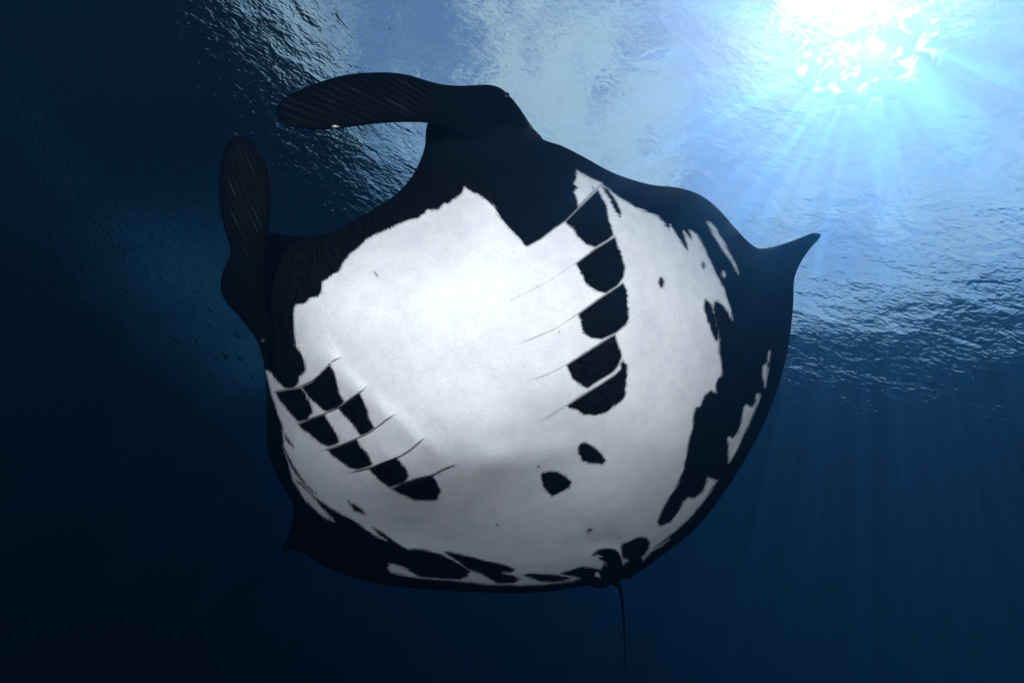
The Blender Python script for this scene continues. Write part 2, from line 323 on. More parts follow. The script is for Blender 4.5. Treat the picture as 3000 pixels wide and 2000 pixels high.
blacks += [ell(CH, (245, 365), 11, 8), ell(CH, (713, 952), 26, 15, -0.5), ell(CC, (1250, 740), 16, 32, -0.15), ell(CC, (1490, 643), 9, 20, -0.3), ell(CG, (1845, 412), 8, 5)]
gill_r = [CC(x) for x in (
 [(220, 650), (300, 603), (400, 565), (480, 535), (560, 490), (640, 425), (700, 385), (770, 310), (850, 225), (912, 172)],
 [(305, 885), (410, 830), (520, 775), (630, 715), (757, 628), (870, 543), (985, 470), (1070, 390)],
 [(400, 1110), (510, 1060), (640, 1005), (770, 918), (880, 838), (1030, 738), (1135, 655)],
 [(470, 1310), (600, 1265), (703, 1211), (800, 1148), (900, 1085), (985, 1031), (1060, 975), (1140, 915)],
 [(535, 1545), (600, 1510), (708, 1443), (800, 1383), (900, 1323), (980, 1268), (1025, 1233)])]
gill_l = [CE(x) for x in (
 [(130, 500), (200, 495), (300, 483), (430, 440), (530, 380), (650, 260), (700, 220), (775, 183)],
 [(305, 800), (400, 775), (480, 740), (605, 696), (720, 646), (800, 588), (915, 506), (1005, 440)],
 [(525, 1037), (620, 1015), (750, 971), (890, 914), (1000, 862), (1050, 828), (1150, 750), (1250, 685)],
 [(805, 1228), (900, 1203), (990, 1182), (1110, 1135), (1250, 1080), (1350, 1020), (1430, 950), (1505, 900)],
 [(1210, 1350), (1300, 1310), (1450, 1263), (1560, 1238), (1650, 1190), (1730, 1160), (1795, 1150)])]


def spline(pts, n, closed=True):
    """centripetal Catmull-Rom, n points evenly spaced along it"""
    P = np.array(pts, float); k = len(P)
    if closed: P = np.concatenate([P[-1:], P, P[:2]])
    else: P = np.concatenate([2 * P[:1] - P[1:2], P, 2 * P[-1:] - P[-2:-1]])
    res = []
    for i in range(len(P) - 3):
        p0, p1, p2, p3 = P[i:i + 4]
        t0 = 0; t1 = t0 + max(np.linalg.norm(p1 - p0), 1e-6) ** .5; t2 = t1 + max(np.linalg.norm(p2 - p1), 1e-6) ** .5; t3 = t2 + max(np.linalg.norm(p3 - p2), 1e-6) ** .5
        tt = np.linspace(t1, t2, 24, endpoint=False)[:, None]
        A1 = (t1 - tt) / (t1 - t0) * p0 + (tt - t0) / (t1 - t0) * p1
        A2 = (t2 - tt) / (t2 - t1) * p1 + (tt - t1) / (t2 - t1) * p2
        A3 = (t3 - tt) / (t3 - t2) * p2 + (tt - t2) / (t3 - t2) * p3
        B1 = (t2 - tt) / (t2 - t0) * A1 + (tt - t0) / (t2 - t0) * A2
        B2 = (t3 - tt) / (t3 - t1) * A2 + (tt - t1) / (t3 - t1) * A3
        res.append((t2 - tt) / (t2 - t1) * B1 + (tt - t1) / (t2 - t1) * B2)
    R = np.concatenate(res)
    R = np.concatenate([R, R[:1] if closed else P[-2:-1]])
    s = np.concatenate([[0], np.cumsum(np.linalg.norm(np.diff(R, axis=0), axis=1))])
    u = np.linspace(0, s[-1], n, endpoint=not closed)
    return np.stack([np.interp(u, s, R[:, i]) for i in range(R.shape[1])], -1)


def seg_dist(P, poly, closed=True):
    """distance and signed side to a polyline"""
    Pn = np.array(poly, float); A = Pn if closed else Pn[:-1]; B = np.roll(Pn, -1, 0) if closed else Pn[1:]
    best = np.full(len(P), 1e12); side = np.zeros(len(P)); par = np.zeros(len(P))
    for i, (a, b) in enumerate(zip(A, B)):
        ab = b - a; l2 = max(ab @ ab, 1e-9)
        tt = np.clip(((P - a) @ ab) / l2, 0, 1)
        d = P - (a + tt[:, None] * ab); dd = (d ** 2).sum(1); m = dd < best
        best[m] = dd[m]; cr = ab[0] * (P[:, 1] - a[1]) - ab[1] * (P[:, 0] - a[0])
        side[m] = np.sign(cr[m]); par[m] = (i + tt[m]) / len(A)
    return np.sqrt(best), side, par


def inside(P, poly):
    Pn = np.array(poly, float); c = np.zeros(len(P), bool); j = len(Pn) - 1
    for i in range(len(Pn)):
        xi, yi = Pn[i]; xj, yj = Pn[j]
        if yi != yj:
            m = ((yi > P[:, 1]) != (yj > P[:, 1])) & (P[:, 0] < (xj - xi) * (P[:, 1] - yi) / (yj - yi) + xi)
            c ^= m
        j = i
    return c


def sdf(P, poly):
    """positive inside"""
    Pn = np.array(poly); lo = Pn.min(0) - 60; hi = Pn.max(0) + 60
    m = ((P > lo) & (P < hi)).all(1); r = np.full(len(P), -60.0)
    if m.any():
        d, _, _ = seg_dist(P[m], poly); r[m] = np.where(inside(P[m], poly), d, -np.minimum(d, 60))
    return r


def to3(xy, z):
    """photo pixel and distance along the lens axis -> world point"""
    xy = np.asarray(xy, float); z = np.asarray(z, float)
    return np.stack([(xy[:, 0] - 1500) / F * z, (1000 - xy[:, 1]) / F * z, -z], -1) @ RN.T


def tps(ctrl, lam=1.5e-3):
    Cn = np.array(ctrl, float); c = Cn[:, :2] / 1000; n = len(c)
    def phi(r2): return np.where(r2 > 0, 0.5 * r2 * np.log(np.maximum(r2, 1e-12)), 0)
    K = phi(((c[:, None] - c[None]) ** 2).sum(-1)) + lam * np.eye(n)
    Pm = np.concatenate([np.ones((n, 1)), c], 1)
    A = np.block([[K, Pm], [Pm.T, np.zeros((3, 3))]])
    w_ = np.linalg.solve(A, np.concatenate([Cn[:, 2], np.zeros(3)]))
    def f(P):
        P = np.asarray(P, float) / 1000; r = np.zeros(len(P))
        for i in range(0, len(P), 60000):
            q = P[i:i + 60000]
            r[i:i + 60000] = phi(((q[:, None] - c[None]) ** 2).sum(-1)) @ w_[:n] + w_[n] + q @ w_[n + 1:]
        return r
    return f


# distance of the belly from the lens (metres) at places on it
depth = tps([
 (1250, 850, 1.95), (1100, 1050, 1.98), (1400, 1100, 1.95), (1400, 700, 2.06), (1050, 800, 2.06), (1640, 850, 2.06), (1650, 1150, 2.06), (1300, 1300, 2.02),
 (1250, 600, 2.30), (1000, 700, 2.24), (1300, 420, 2.45), (1500, 350, 2.62), (1450, 550, 2.22), (1600, 480, 2.55), (860, 850, 2.16), (790, 1000, 2.34),
 (900, 1050, 2.12), (800, 1200, 2.52), (1000, 1250, 2.20), (1150, 1400, 2.22), (900, 1400, 2.62), (850, 1500, 3.0), (835, 1615, 3.6), (1000, 1680, 3.15),
 (1820, 850, 2.20), (1800, 620, 2.45), (1950, 1000, 2.34), (2100, 900, 2.6), (2000, 650, 2.78), (2150, 720, 3.1), (2250, 800, 3.3), (2390, 695, 4.1), (2300, 1000, 3.2),
 (2150, 1150, 2.75), (2200, 1300, 3.05), (2000, 1300, 2.50), (1950, 1550, 2.98), (1750, 1100, 2.12), (1720, 1300, 2.27),
 (1450, 1340, 2.08), (1450, 1440, 2.28), (1650, 1420, 2.40), (1400, 1560, 2.62), (1600, 1580, 2.72), (1800, 1500, 2.62), (1800, 1670, 3.1), (1500, 1715, 3.05), (1200, 1710, 3.08),
 (1200, 1560, 2.72)])


def gill_step(P):
    dz = np.zeros(len(P)); near = np.full(len(P), 999.0)
    for lines, h, w_ in ((gill_r, 0.006, 70.0), (gill_l, 0.016, 75.0)):
        for ln in lines:
            ar = np.array(ln); lo = ar.min(0) - 260; hi = ar.max(0) + 260
            m = ((P > lo) & (P < hi)).all(1)
            d, s, par = seg_dist(P[m], spline(ln, 24, False), False)
            tap = np.clip(np.minimum(par, 1 - par) * 7, 0, 1); tap = tap * tap * (3 - 2 * tap)
            up = s < 0        # the head side of the slit carries the flap
            dz[m] += np.where(up, -h * np.exp(-d / w_) * tap * np.clip(1.6 - d / 150, 0, 1), h * 0.30 * np.exp(-d / 22) * tap)
            near[m] = np.minimum(near[m], d)
    return dz, near


def ring_mesh(contour, centre, nr, front, thick, wf, wb, A, power=2.0):
    """closed skin: nr rings on the side facing down, nr on the back; returns verts, faces, pixel coords, edge distance"""
    C_ = np.asarray(contour); n = len(C_)
    rr = 1 - (1 - np.linspace(0, 1, nr + 1)[1:]) ** 1.5
    P = (np.array(centre) + rr[:, None, None] * (C_ - np.array(centre))[None]).reshape(-1, 2)
    P = np.concatenate([[centre], P])
    d, _, _ = seg_dist(P, C_[::max(1, n // 260)]); d[-n:] = 0
    e = A * (1 - (1 - (1 - np.clip(d / wf, 0, 1)) ** power) ** 0.5)
    z = front(P); zf = z + e
    T = thick(P) if callable(thick) else thick
    zb = z + A + T * (1 - (1 - np.clip(d / wb, 0, 1)) ** 2) ** 0.5
    zb = zb + 0.0
    Pf = np.concatenate([P, P[:-n]])
    Z = np.concatenate([zf, zb[:-n]])
    nv = len(P)
    Fq = []; Ft = []
    idx = lambda r, j: 1 + r * n + j % n
    j = np.arange(n)
    Ft.append(np.stack([np.zeros(n, int), idx(0, j), idx(0, j + 1), idx(0, j + 1)], -1))
    for r in range(nr - 1):
        Fq.append(np.stack([idx(r, j), idx(r + 1, j), idx(r + 1, j + 1), idx(r, j + 1)], -1))
    bidx = lambda r, j: (nv + 1 + r * n + j % n) if r < nr - 1 else 1 + r * n + j % n
    for r in range(nr - 1):
        Fq.append(np.stack([bidx(r, j), bidx(r, j + 1), bidx(r + 1, j + 1), bidx(r + 1, j)], -1))
    quads = np.concatenate(Fq)
    tris = np.concatenate([Ft[0][:, :3], np.stack([np.full(n, nv), bidx(0, j + 1), bidx(0, j)], -1)])
    return Pf, Z, quads, tris, np.concatenate([d, d[:-n]]), nv


def mixed_obj(name, V, quads, tris, m, parent=None):
    me = bpy.data.meshes.new(name)
    V = np.asarray(V, np.float32); nq, ntri = len(quads), len(tris)
    me.vertices.add(len(V)); me.vertices.foreach_set('co', V.ravel())
    me.loops.add(nq * 4 + ntri * 3); me.loops.foreach_set('vertex_index', np.concatenate([quads.ravel(), tris.ravel()]).astype(np.int32))
    me.polygons.add(nq + ntri)
    me.polygons.foreach_set('loop_start', np.concatenate([np.arange(nq) * 4, nq * 4 + np.arange(ntri) * 3]).astype(np.int32))
    me.update(calc_edges=True); me.polygons.foreach_set('use_smooth', np.ones(nq + ntri, dtype=bool))
    me.materials.append(m)
    o = bpy.data.objects.new(name, me); COL.objects.link(o)
    if parent: o.parent = parent
    return o


def add_attr(o, name, data):
    a = o.data.attributes.new(name, 'FLOAT', 'POINT'); a.data.foreach_set('value', np.asarray(data, np.float32))


# ------------------------------------------------------------------ skin
m_skin, t, N, L, out = mat('manta_skin')
p = N('ShaderNodeBsdfPrincipled')
at = N('ShaderNodeAttribute'); at.attribute_name = 'marking'         # signed distance to the edge of the black, photo px
ag = N('ShaderNodeAttribute'); ag.attribute_name = 'fringe'
fl = N('ShaderNodeAttribute'); fl.attribute_name = 'flow'            # coordinate across the fibres of the skin
tcn = N('ShaderNodeTexCoord')
cm = N('ShaderNodeCombineXYZ'); fl2 = N('ShaderNodeAttribute'); fl2.attribute_name = 'along'
L(fl.outputs['Fac'], cm.inputs['X']); L(fl2.outputs['Fac'], cm.inputs['Y'])
n1 = N('ShaderNodeTexNoise'); n1.inputs['Scale'].default_value = 1.0; n1.inputs['Detail'].default_value = 4; n1.inputs['Roughness'].default_value = 0.62
L(cm.outputs[0], n1.inputs['Vector'])
# a second set of fibres that runs along the rim, used away from the head
hwA = N('ShaderNodeAttribute'); hwA.attribute_name = 'head'
flB = N('ShaderNodeAttribute'); flB.attribute_name = 'rim_flow'; alB = N('ShaderNodeAttribute'); alB.attribute_name = 'rim_along'
cmB = N('ShaderNodeCombineXYZ'); L(flB.outputs['Fac'], cmB.inputs['X']); L(alB.outputs['Fac'], cmB.inputs['Y'])
def both(na_, sc_):
    nb_ = N('ShaderNodeTexNoise')
    for k in ('Scale', 'Detail', 'Roughness'): nb_.inputs[k].default_value = na_.inputs[k].default_value
    L(cmB.outputs[0], nb_.inputs['Vector'])
    mm = N('ShaderNodeMix'); L(hwA.outputs['Fac'], mm.inputs[0]); L(nb_.outputs['Fac'], mm.inputs[2]); L(na_.outputs['Fac'], mm.inputs[3])
    return mm.outputs[0]
fib1 = both(n1, 1)
def math_(op, a=None, b=None, c=None):
    m = N('ShaderNodeMath'); m.operation = op
    for i, v in enumerate((a, b, c)):
        if v is None: continue
        if isinstance(v, (int, float)): m.inputs[i].default_value = v
        else: L(v, m.inputs[i])
    return m.outputs[0]
amp = math_('MULTIPLY_ADD', ag.outputs['Fac'], 15.0, 2.0)
off = math_('MULTIPLY', math_('SUBTRACT', fib1, 0.5), amp)
ni = N('ShaderNodeTexNoise'); ni.inputs['Scale'].default_value = 62; ni.inputs['Detail'].default_value = 3; ni.inputs['Roughness'].default_value = 0.6; L(tcn.outputs['Object'], ni.inputs['Vector'])
amp2 = math_('MULTIPLY_ADD', ag.outputs['Fac'], 7.0, 1.5)
val = math_('ADD', math_('ADD', at.outputs['Fac'], off), math_('MULTIPLY', math_('SUBTRACT', ni.outputs['Fac'], 0.5), amp2))
soft = N('ShaderNodeMapRange'); soft.interpolation_type = 'SMOOTHSTEP'; L(val, soft.inputs['Value'])
soft.inputs['From Min'].default_value = -5; soft.inputs['From Max'].default_value = 5.5
# white belly with faint grey mottling
n2 = N('ShaderNodeTexNoise'); n2.inputs['Scale'].default_value = 9; n2.inputs['Detail'].default_value = 9; n2.inputs['Roughness'].default_value = 0.68; L(tcn.outputs['Object'], n2.inputs['Vector'])
cw = N('ShaderNodeValToRGB'); cw.color_ramp.elements[0].position = 0.3; cw.color_ramp.elements[0].color = (0.66, 0.67, 0.70, 1)
cw.color_ramp.elements[1].position = 0.62; cw.color_ramp.elements[1].color = (0.78, 0.79, 0.80, 1); L(n2.outputs['Fac'], cw.inputs[0])
n3 = N('ShaderNodeTexNoise'); n3.inputs['Scale'].default_value = 130; n3.inputs['Detail'].default_value = 5; n3.inputs['Roughness'].default_value = 0.7; L(tcn.outputs['Object'], n3.inputs['Vector'])
gr = N('ShaderNodeMapRange'); gr.inputs['From Min'].default_value = 0.3; gr.inputs['From Max'].default_value = 0.7; gr.inputs['To Min'].default_value = 0.78; gr.inputs['To Max'].default_value = 1.0
L(n3.outputs['Fac'], gr.inputs['Value'])
mg = N('ShaderNodeMix'); mg.data_type = 'RGBA'; mg.blend_type = 'MULTIPLY'; mg.inputs['Factor'].default_value = 1.0
L(cw.outputs[0], mg.inputs['A']); L(gr.outputs[0], mg.inputs['B'])
cb = N('ShaderNodeValToRGB'); cb.color_ramp.elements[0].color = (0.0015, 0.0016, 0.002, 1); cb.color_ramp.elements[0].position = 0.42; cb.color_ramp.elements[1].position = 0.72; cb.color_ramp.elements[1].color = (0.0085, 0.0092, 0.0105, 1); L(fib1, cb.inputs[0])
mc = N('ShaderNodeMix'); mc.data_type = 'RGBA'; L(soft.outputs[0], mc.inputs['Factor']); L(mg.outputs['Result'], mc.inputs['A']); L(cb.outputs[0], mc.inputs['B'])
L(mc.outputs['Result'], p.inputs['Base Color'])
p.inputs['Roughness'].default_value = 0.7; p.inputs['IOR'].default_value = 1.02
bp = N('ShaderNodeBump'); bp.inputs['Strength'].default_value = 0.35; bp.inputs['Distance'].default_value = 0.0015; L(n3.outputs['Fac'], bp.inputs['Height'])
n4 = N('ShaderNodeTexNoise'); n4.inputs['Scale'].default_value = 2.2; n4.inputs['Detail'].default_value = 3
L(cm.outputs[0], n4.inputs['Vector']); fib4 = both(n4, 1)
bp2 = N('ShaderNodeBump'); bp2.inputs['Strength'].default_value = 0.7; bp2.inputs['Distance'].default_value = 0.0022; L(fib4, bp2.inputs['Height']); L(bp.outputs[0], bp2.inputs['Normal'])
L(bp2.outputs[0], p.inputs['Normal']); L(p.outputs[0], out.inputs['Surface'])

# plain black skin for fins, tail and folds, scored by fine pale scratches; light on the ridges is put into the colour
m_blk, t, N, L, out = mat('black_skin')
p = N('ShaderNodeBsdfPrincipled')
at = N('ShaderNodeAttribute'); at.attribute_name = 'rib'; al = N('ShaderNodeAttribute'); al.attribute_name = 'along'
wm = N('ShaderNodeAttribute'); wm.attribute_name = 'marking'
cm = N('ShaderNodeCombineXYZ'); L(at.outputs['Fac'], cm.inputs['X']); L(al.outputs['Fac'], cm.inputs['Y'])
n1 = N('ShaderNodeTexNoise'); n1.inputs['Scale'].default_value = 1.0; n1.inputs['Detail'].default_value = 5; n1.inputs['Roughness'].default_value = 0.7; L(cm.outputs[0], n1.inputs['Vector'])
n2 = N('ShaderNodeTexNoise'); n2.inputs['Scale'].default_value = 7; n2.inputs['Detail'].default_value = 5; tcn = N('ShaderNodeTexCoord'); L(tcn.outputs['Object'], n2.inputs['Vector'])
sc1 = N('ShaderNodeMapRange'); sc1.inputs['From Min'].default_value = 0.46; sc1.inputs['From Max'].default_value = 0.72; L(n1.outputs['Fac'], sc1.inputs['Value'])
sc2 = N('ShaderNodeMapRange'); sc2.inputs['From Min'].default_value = 0.40; sc2.inputs['From Max'].default_value = 0.62; L(n2.outputs['Fac'], sc2.inputs['Value'])
m_ = N('ShaderNodeMath'); m_.operation = 'MULTIPLY'; L(sc1.outputs[0], m_.inputs[0]); L(sc2.outputs[0], m_.inputs[1])
cc_ = N('ShaderNodeMix'); cc_.data_type = 'RGBA'; cc_.inputs['A'].default_value = (0.0015, 0.0016, 0.002, 1); cc_.inputs['B'].default_value = (0.040, 0.039, 0.041, 1); rgA = N('ShaderNodeAttribute'); rgA.attribute_name = 'ridge'
m2_ = N('ShaderNodeMath'); m2_.operation = 'MULTIPLY_ADD'; L(m_.outputs[0], m2_.inputs[0]); L(rgA.outputs['Fac'], m2_.inputs[1])
m3_ = N('ShaderNodeMath'); m3_.operation = 'MULTIPLY'; m3_.inputs[1].default_value = 0.06; L(rgA.outputs['Fac'], m3_.inputs[0]); L(m3_.outputs[0], m2_.inputs[2])  # paler colour along the ribs stands for light catching the relief
L(m2_.outputs[0], cc_.inputs['Factor'])
c2 = N('ShaderNodeMix'); c2.data_type = 'RGBA'; c2.inputs['B'].default_value = (0.7, 0.7, 0.7, 1); L(wm.outputs['Fac'], c2.inputs['Factor']); L(cc_.outputs['Result'], c2.inputs['A'])
L(c2.outputs['Result'], p.inputs['Base Color']); p.inputs['Roughness'].default_value = 0.5; p.inputs['IOR'].default_value = 1.04
bp = N('ShaderNodeBump'); bp.inputs['Strength'].default_value = 0.7; bp.inputs['Distance'].default_value = 0.004; L(n1.outputs['Fac'], bp.inputs['Height'])
L(bp.outputs[0], p.inputs['Normal']); L(p.outputs[0], out.inputs['Surface'])

# ------------------------------------------------------------------ the manta
manta = bpy.data.objects.new('manta_ray', None); COL.objects.link(manta)
manta.location = to3([(1500, 1150)], [2.6])[0]
manta['label'] = 'huge black and white manta ray seen from below with curled head fins'
manta['category'] = 'manta ray'


def under(o):
    """keep the part where it is but hang it on the manta"""
    o.parent = manta; o.matrix_parent_inverse = Matrix.Translation(-manta.location); return o


ctr = (1490, 1090)
cont = spline(body_out, 1600)
def thick_body(P):
    dx = (P[:, 0] - 1480) / 620; dy = (P[:, 1] - 1050) / 620
    return 0.10 + 0.42 * np.exp(-(dx ** 2 + dy ** 2) * 1.1)
Pf, Z, quads, tris, dE, nv = ring_mesh(cont, ctr, 185, depth, thick_body, 95.0, 420.0, 0.16)
dz, near = gill_step(Pf[:nv]); 
# low folds of the throat, the chest and the skin near the tail
def ridge(P, a, b, h, w_):
    d, s, par = seg_dist(P, [a, b], False); return -h * np.exp(-(d / w_) ** 2) * np.clip(np.minimum(par, 1 - par) * 4 + 0.15, 0, 1)
X_ = Pf[:nv]
dz += ridge(X_, (1320, 1370), (1760, 1300), 0.020, 46) + ridge(X_, (1380, 1450), (1600, 1470), -0.022, 75)
dz += ridge(X_, (930, 1050), (1340, 1370), 0.014, 34) + ridge(X_, (1430, 780), (1560, 1240), 0.006, 30)
dz += ridge(X_, (1700, 1590), (1840, 1585), -0.02, 30) + ridge(X_, (1830, 640), (1870, 1150), 0.010, 45)
dz += ridge(X_, (830, 800), (1050, 700), 0.018, 24) + ridge(X_, (1210, 640), (1300, 470), 0.018, 24) + ridge(X_, (860, 765), (960, 745), -0.02, 12)
Z[:nv] += dz * np.clip(dE[:nv] / 40, 0, 1)
body = under(mixed_obj('body', to3(Pf, Z), quads, tris, m_skin))
# markings
mk = np.full(nv, -60.0)
Pv = Pf[:nv]
wsd = np.full(nv, -60.0)
for wpoly in whites: wsd = np.maximum(wsd, sdf(Pv, wpoly))
bsd = np.full(nv, -60.0)
for bpoly in blacks: bsd = np.maximum(bsd, sdf(Pv, bpoly))
mk = np.maximum(-wsd, bsd)
mark = np.full(len(Pf), 40.0); mark[:nv] = mk
add_attr(body, 'marking', mark)
fr_ = np.zeros(len(Pf)); fr_[:nv] = np.clip((near - 5) / 22, 0, 1)
add_attr(body, 'fringe', fr_)
# fibres run from the nose over the wings towards the tail: angle field around a point ahead of the head
rx, ry = Pf[:, 0] - 700, Pf[:, 1] + 300
ang = np.arctan2(ry, rx); rad = np.hypot(rx, ry)
# near the rim they run along it
nb = len(cont); k_ = (np.arange(len(Pf)) - 1) % nb; nfront = nv
k_[nfront:] = (np.arange(len(Pf) - nfront) - 1) % nb
sarc = np.concatenate([[0], np.cumsum(np.linalg.norm(np.diff(cont, axis=0), axis=1))])[k_]
hw = np.clip((1250 - Pf[:, 1]) / 200, 0, 1) * np.clip((1700 - Pf[:, 0]) / 250, 0, 1)
f1 = ang * 300; a1 = rad / 55; f2 = dE / 6.0; a2 = sarc / 60
add_attr(body, 'head', hw); add_attr(body, 'rim_flow', f2); add_attr(body, 'rim_along', a2)
add_attr(body, 'flow', ang * 300); add_attr(body, 'along', rad / 55)


def fin(name, out_pts, centre, zf, T, wf, A, rib_dir, n=420, nr=46, rib_amp=0.004, rib_w=15.0, white=None, rib_mask=None):
    c = spline(Q(out_pts), n); ce = np.array(Q([centre])[0])
    Pf, Z, quads, tris, dE, nv = ring_mesh(c, ce, nr, zf, T, wf, wf * 1.2, A)
    rd = rib_dir(Pf)
    fac = np.clip(dE / 30, 0, 1)
    if rib_mask is not None: fac = fac * rib_mask(Pf)
    prof = np.abs(np.sin(rd[0] / rib_w + 1.2 * np.sin(rd[1] / 170))) ** 0.6
    Z[:nv] += ((1 - prof) * rib_amp * fac)[:nv]
    o = under(mixed_obj(name, to3(Pf, Z), quads, tris, m_blk))
    rg = np.zeros(len(Pf)); rg[:] = (1 - prof) * fac; add_attr(o, 'ridge', rg if rib_amp else np.zeros(len(Pf))); add_attr(o, 'rib', rd[0] / 7); add_attr(o, 'along', rd[1] / 130)
    mk = np.zeros(len(Pf))
    if white is not None:
        s = sdf(Pf, white); mk = np.clip(s / 4, 0, 1) * (1.0 if rib_amp else 0.25); mk[nv:] = 0
    add_attr(o, 'marking', mk)
    return o


def rib_lin(a, bend):
    ca, sa = math.cos(a), math.sin(a)
    def f(P):
        al = P[:, 0] * ca + P[:, 1] * sa; ac = -P[:, 0] * sa + P[:, 1] * ca
        return ac + bend * (al / 100) ** 2, al
    return f


# curled head fins
z_right = tps([(820, 330, 1.95), (1000, 280, 2.02), (1200, 300, 2.2), (1350, 330, 2.38), (1480, 290, 2.58), (1550, 360, 2.66), (1590, 430, 2.92), (1500, 490, 2.66), (1250, 240, 2.24), (900, 370, 1.95), (1480, 600, 2.2)])
z_left = tps([(690, 410, 2.02), (650, 550, 2.02), (780, 560, 2.04), (730, 700, 2.08), (670, 850, 2.2), (770, 1000, 2.30), (780, 800, 2.16), (760, 1100, 2.36)])
def rr_(P):
    cx, cy = 2000., 780.; a = np.arctan2(P[:, 1] - cy, P[:, 0] - cx); r = np.hypot(P[:, 0] - cx, P[:, 1] - cy)
    return a * 950, r
fin('cephalic_fin', [(635, 255), (645, 232), (680, 211), (730, 190), (790, 173), (850, 167), (900, 167), (940, 173), (980, 185), (1010, 193), (1050, 197), (1090, 196), (1125, 195),
    (1150, 203), (1172, 222), (1196, 252), (1222, 291), (1246, 320), (1240, 350), (1200, 385), (1150, 400), (1120, 370), (1080, 325), (1040, 300), (983, 283), (940, 281), (880, 283), (820, 290), (760, 297), (700, 297), (660, 288), (641, 273)],
    (1010, 245), z_right, 0.03, 55.0, 0.045, rr_, n=700, nr=60,
    white=CB([(519, 481), (503, 506), (540, 508), (572, 500), (540, 492)]), rib_w=5.2, rib_amp=0.003, rib_mask=lambda P: np.clip((1440 - P[:, 0]) / 120, 0, 1))
fin('cephalic_fin', [(547, 312), (525, 325), (512, 355), (503, 410), (503, 460), (512, 510), (522, 545), (530, 580), (518, 610), (508, 640), (508, 670), (520, 695), (545, 722), (575, 760),
    (592, 785), (603, 820), (612, 850), (625, 800), (625, 740), (612, 690), (610, 650), (612, 600), (616, 540), (622, 470), (624, 420), (618, 385), (600, 355), (575, 322)],
    (568, 560), z_left, 0.03, 45.0, 0.04, rib_lin(1.28, 0.9), n=500, nr=50, rib_w=4.8, rib_amp=0.003, rib_mask=lambda P: np.clip((900 - P[:, 1]) / 150, 0, 1))

# pelvic fins and the root of the tail
z_tail = tps([(1700, 1660, 3.02), (1760, 1700, 3.03), (1800, 1620, 2.95), (1815, 1700, 3.0), (1850, 1680, 3.0), (1900, 1600, 2.95), (1880, 1650, 2.99)])
def inv(cv, P): return [(x / 1.27551, y / 1.27551) for x, y in cv(P)]
noR = lambda P: (P[:, 0], P[:, 1])
fin('pelvic_fin', inv(CH, [(600, 1330), (640, 1300), (700, 1297), (760, 1305), (820, 1315), (870, 1300), (905, 1320), (930, 1370), (915, 1420), (905, 1445), (870, 1468), (800, 1480), (740, 1465), (700, 1437), (640, 1398)]),
    inv(CH, [(790, 1390)])[0], z_tail, 0.03, 22.0, 0.03, noR, n=200, nr=22, rib_amp=0, white=CH([(752, 1375), (762, 1335), (785, 1322), (808, 1345), (822, 1397), (785, 1385)]))
fin('pelvic_fin', inv(CH, [(1030, 1295), (1090, 1235), (1140, 1140), (1165, 1150), (1195, 1210), (1203, 1260), (1180, 1310), (1120, 1355), (1078, 1400), (1050, 1388), (1036, 1350)]),
    inv(CH, [(1120, 1270)])[0], z_tail, 0.03, 20.0, 0.03, noR, n=200, nr=22, rib_amp=0)
fin('tail_root', inv(CH, [(735, 1186), (765, 1155), (810, 1125), (860, 1107), (910, 1112), (960, 1137), (992, 1185), (1008, 1250), (1030, 1320), (1022, 1385), (998, 1402), (990, 1440), (962, 1468), (930, 1455), (900, 1430),
    (895, 1360), (880, 1300), (868, 1235), (835, 1200), (792, 1172)]), inv(CH, [(925, 1250)])[0], lambda P: z_tail(P) - 0.03, 0.05, 24.0, 0.035, noR, n=240, nr=24, rib_amp=0,
    )


def tube(pts, rad, ns=10):
    P = np.asarray(pts, float); n = len(P); T = np.gradient(P, axis=0); T /= np.linalg.norm(T, axis=1)[:, None]
    up = np.array([0.3, 0.2, 0.93]); V = []
    for i in range(n):
        a = np.cross(T[i], up); a /= np.linalg.norm(a); b = np.cross(T[i], a)
        for k in range(ns):
            u = 2 * math.pi * k / ns; V.append(P[i] + rad[i] * (math.cos(u) * a + math.sin(u) * b))
    return np.array(V), grid_faces(n, ns, True)


tl = spline(CI([(425, 385), (440, 420), (465, 530), (485, 680), (498, 800), (505, 950), (510, 1150), (516, 1300), (516, 1380), (511, 1440)]), 90, False)
u = np.linspace(0, 1, 90); zt = 3.02 + 0.5 * u
wd = np.interp(u, [0, .1, .3, .5, .75, .93, 1], [22, 17, 14, 11, 8, 5, 1.5]) / 3.92 / F * zt
V, Fc = tube(to3(tl, zt), wd)
under(mesh_obj('tail', V, Fc, m_blk))

# gill slits: a dark gap under every flap
m_gap, t, N, L, out = mat('gill_gap')
p = N('ShaderNodeBsdfPrincipled'); p.inputs['Base Color'].default_value = (0.01, 0.01, 0.012, 1); p.inputs['Roughness'].default_value = 0.8; p.inputs['IOR'].default_value = 1.09
L(p.outputs[0], out.inputs['Surface'])
for lines, rr0 in ((gill_r, 0.0008), (gill_l, 0.0006)):
    for ln in lines:
        c = spline(ln, 70, False); 
        zz = depth(c) + gill_step(c)[0] * 0.5
        wob = np.array([mnoise.noise(Vector((q[0] * 0.06, q[1] * 0.06, 3))) for q in c])
        uu = np.linspace(0, 1, 70); r_ = rr0 * (0.45 + 0.7 * np.sin(np.pi * uu) ** 0.6) * (1 + 0.9 * wob)
        c2 = c + np.stack([wob, -wob], -1) * 2.0
        V, Fc = tube(to3(c2, zz + 0.001), np.maximum(r_, 0.0002), 6)
        under(mesh_obj('gill_slit', V, Fc, m_gap))

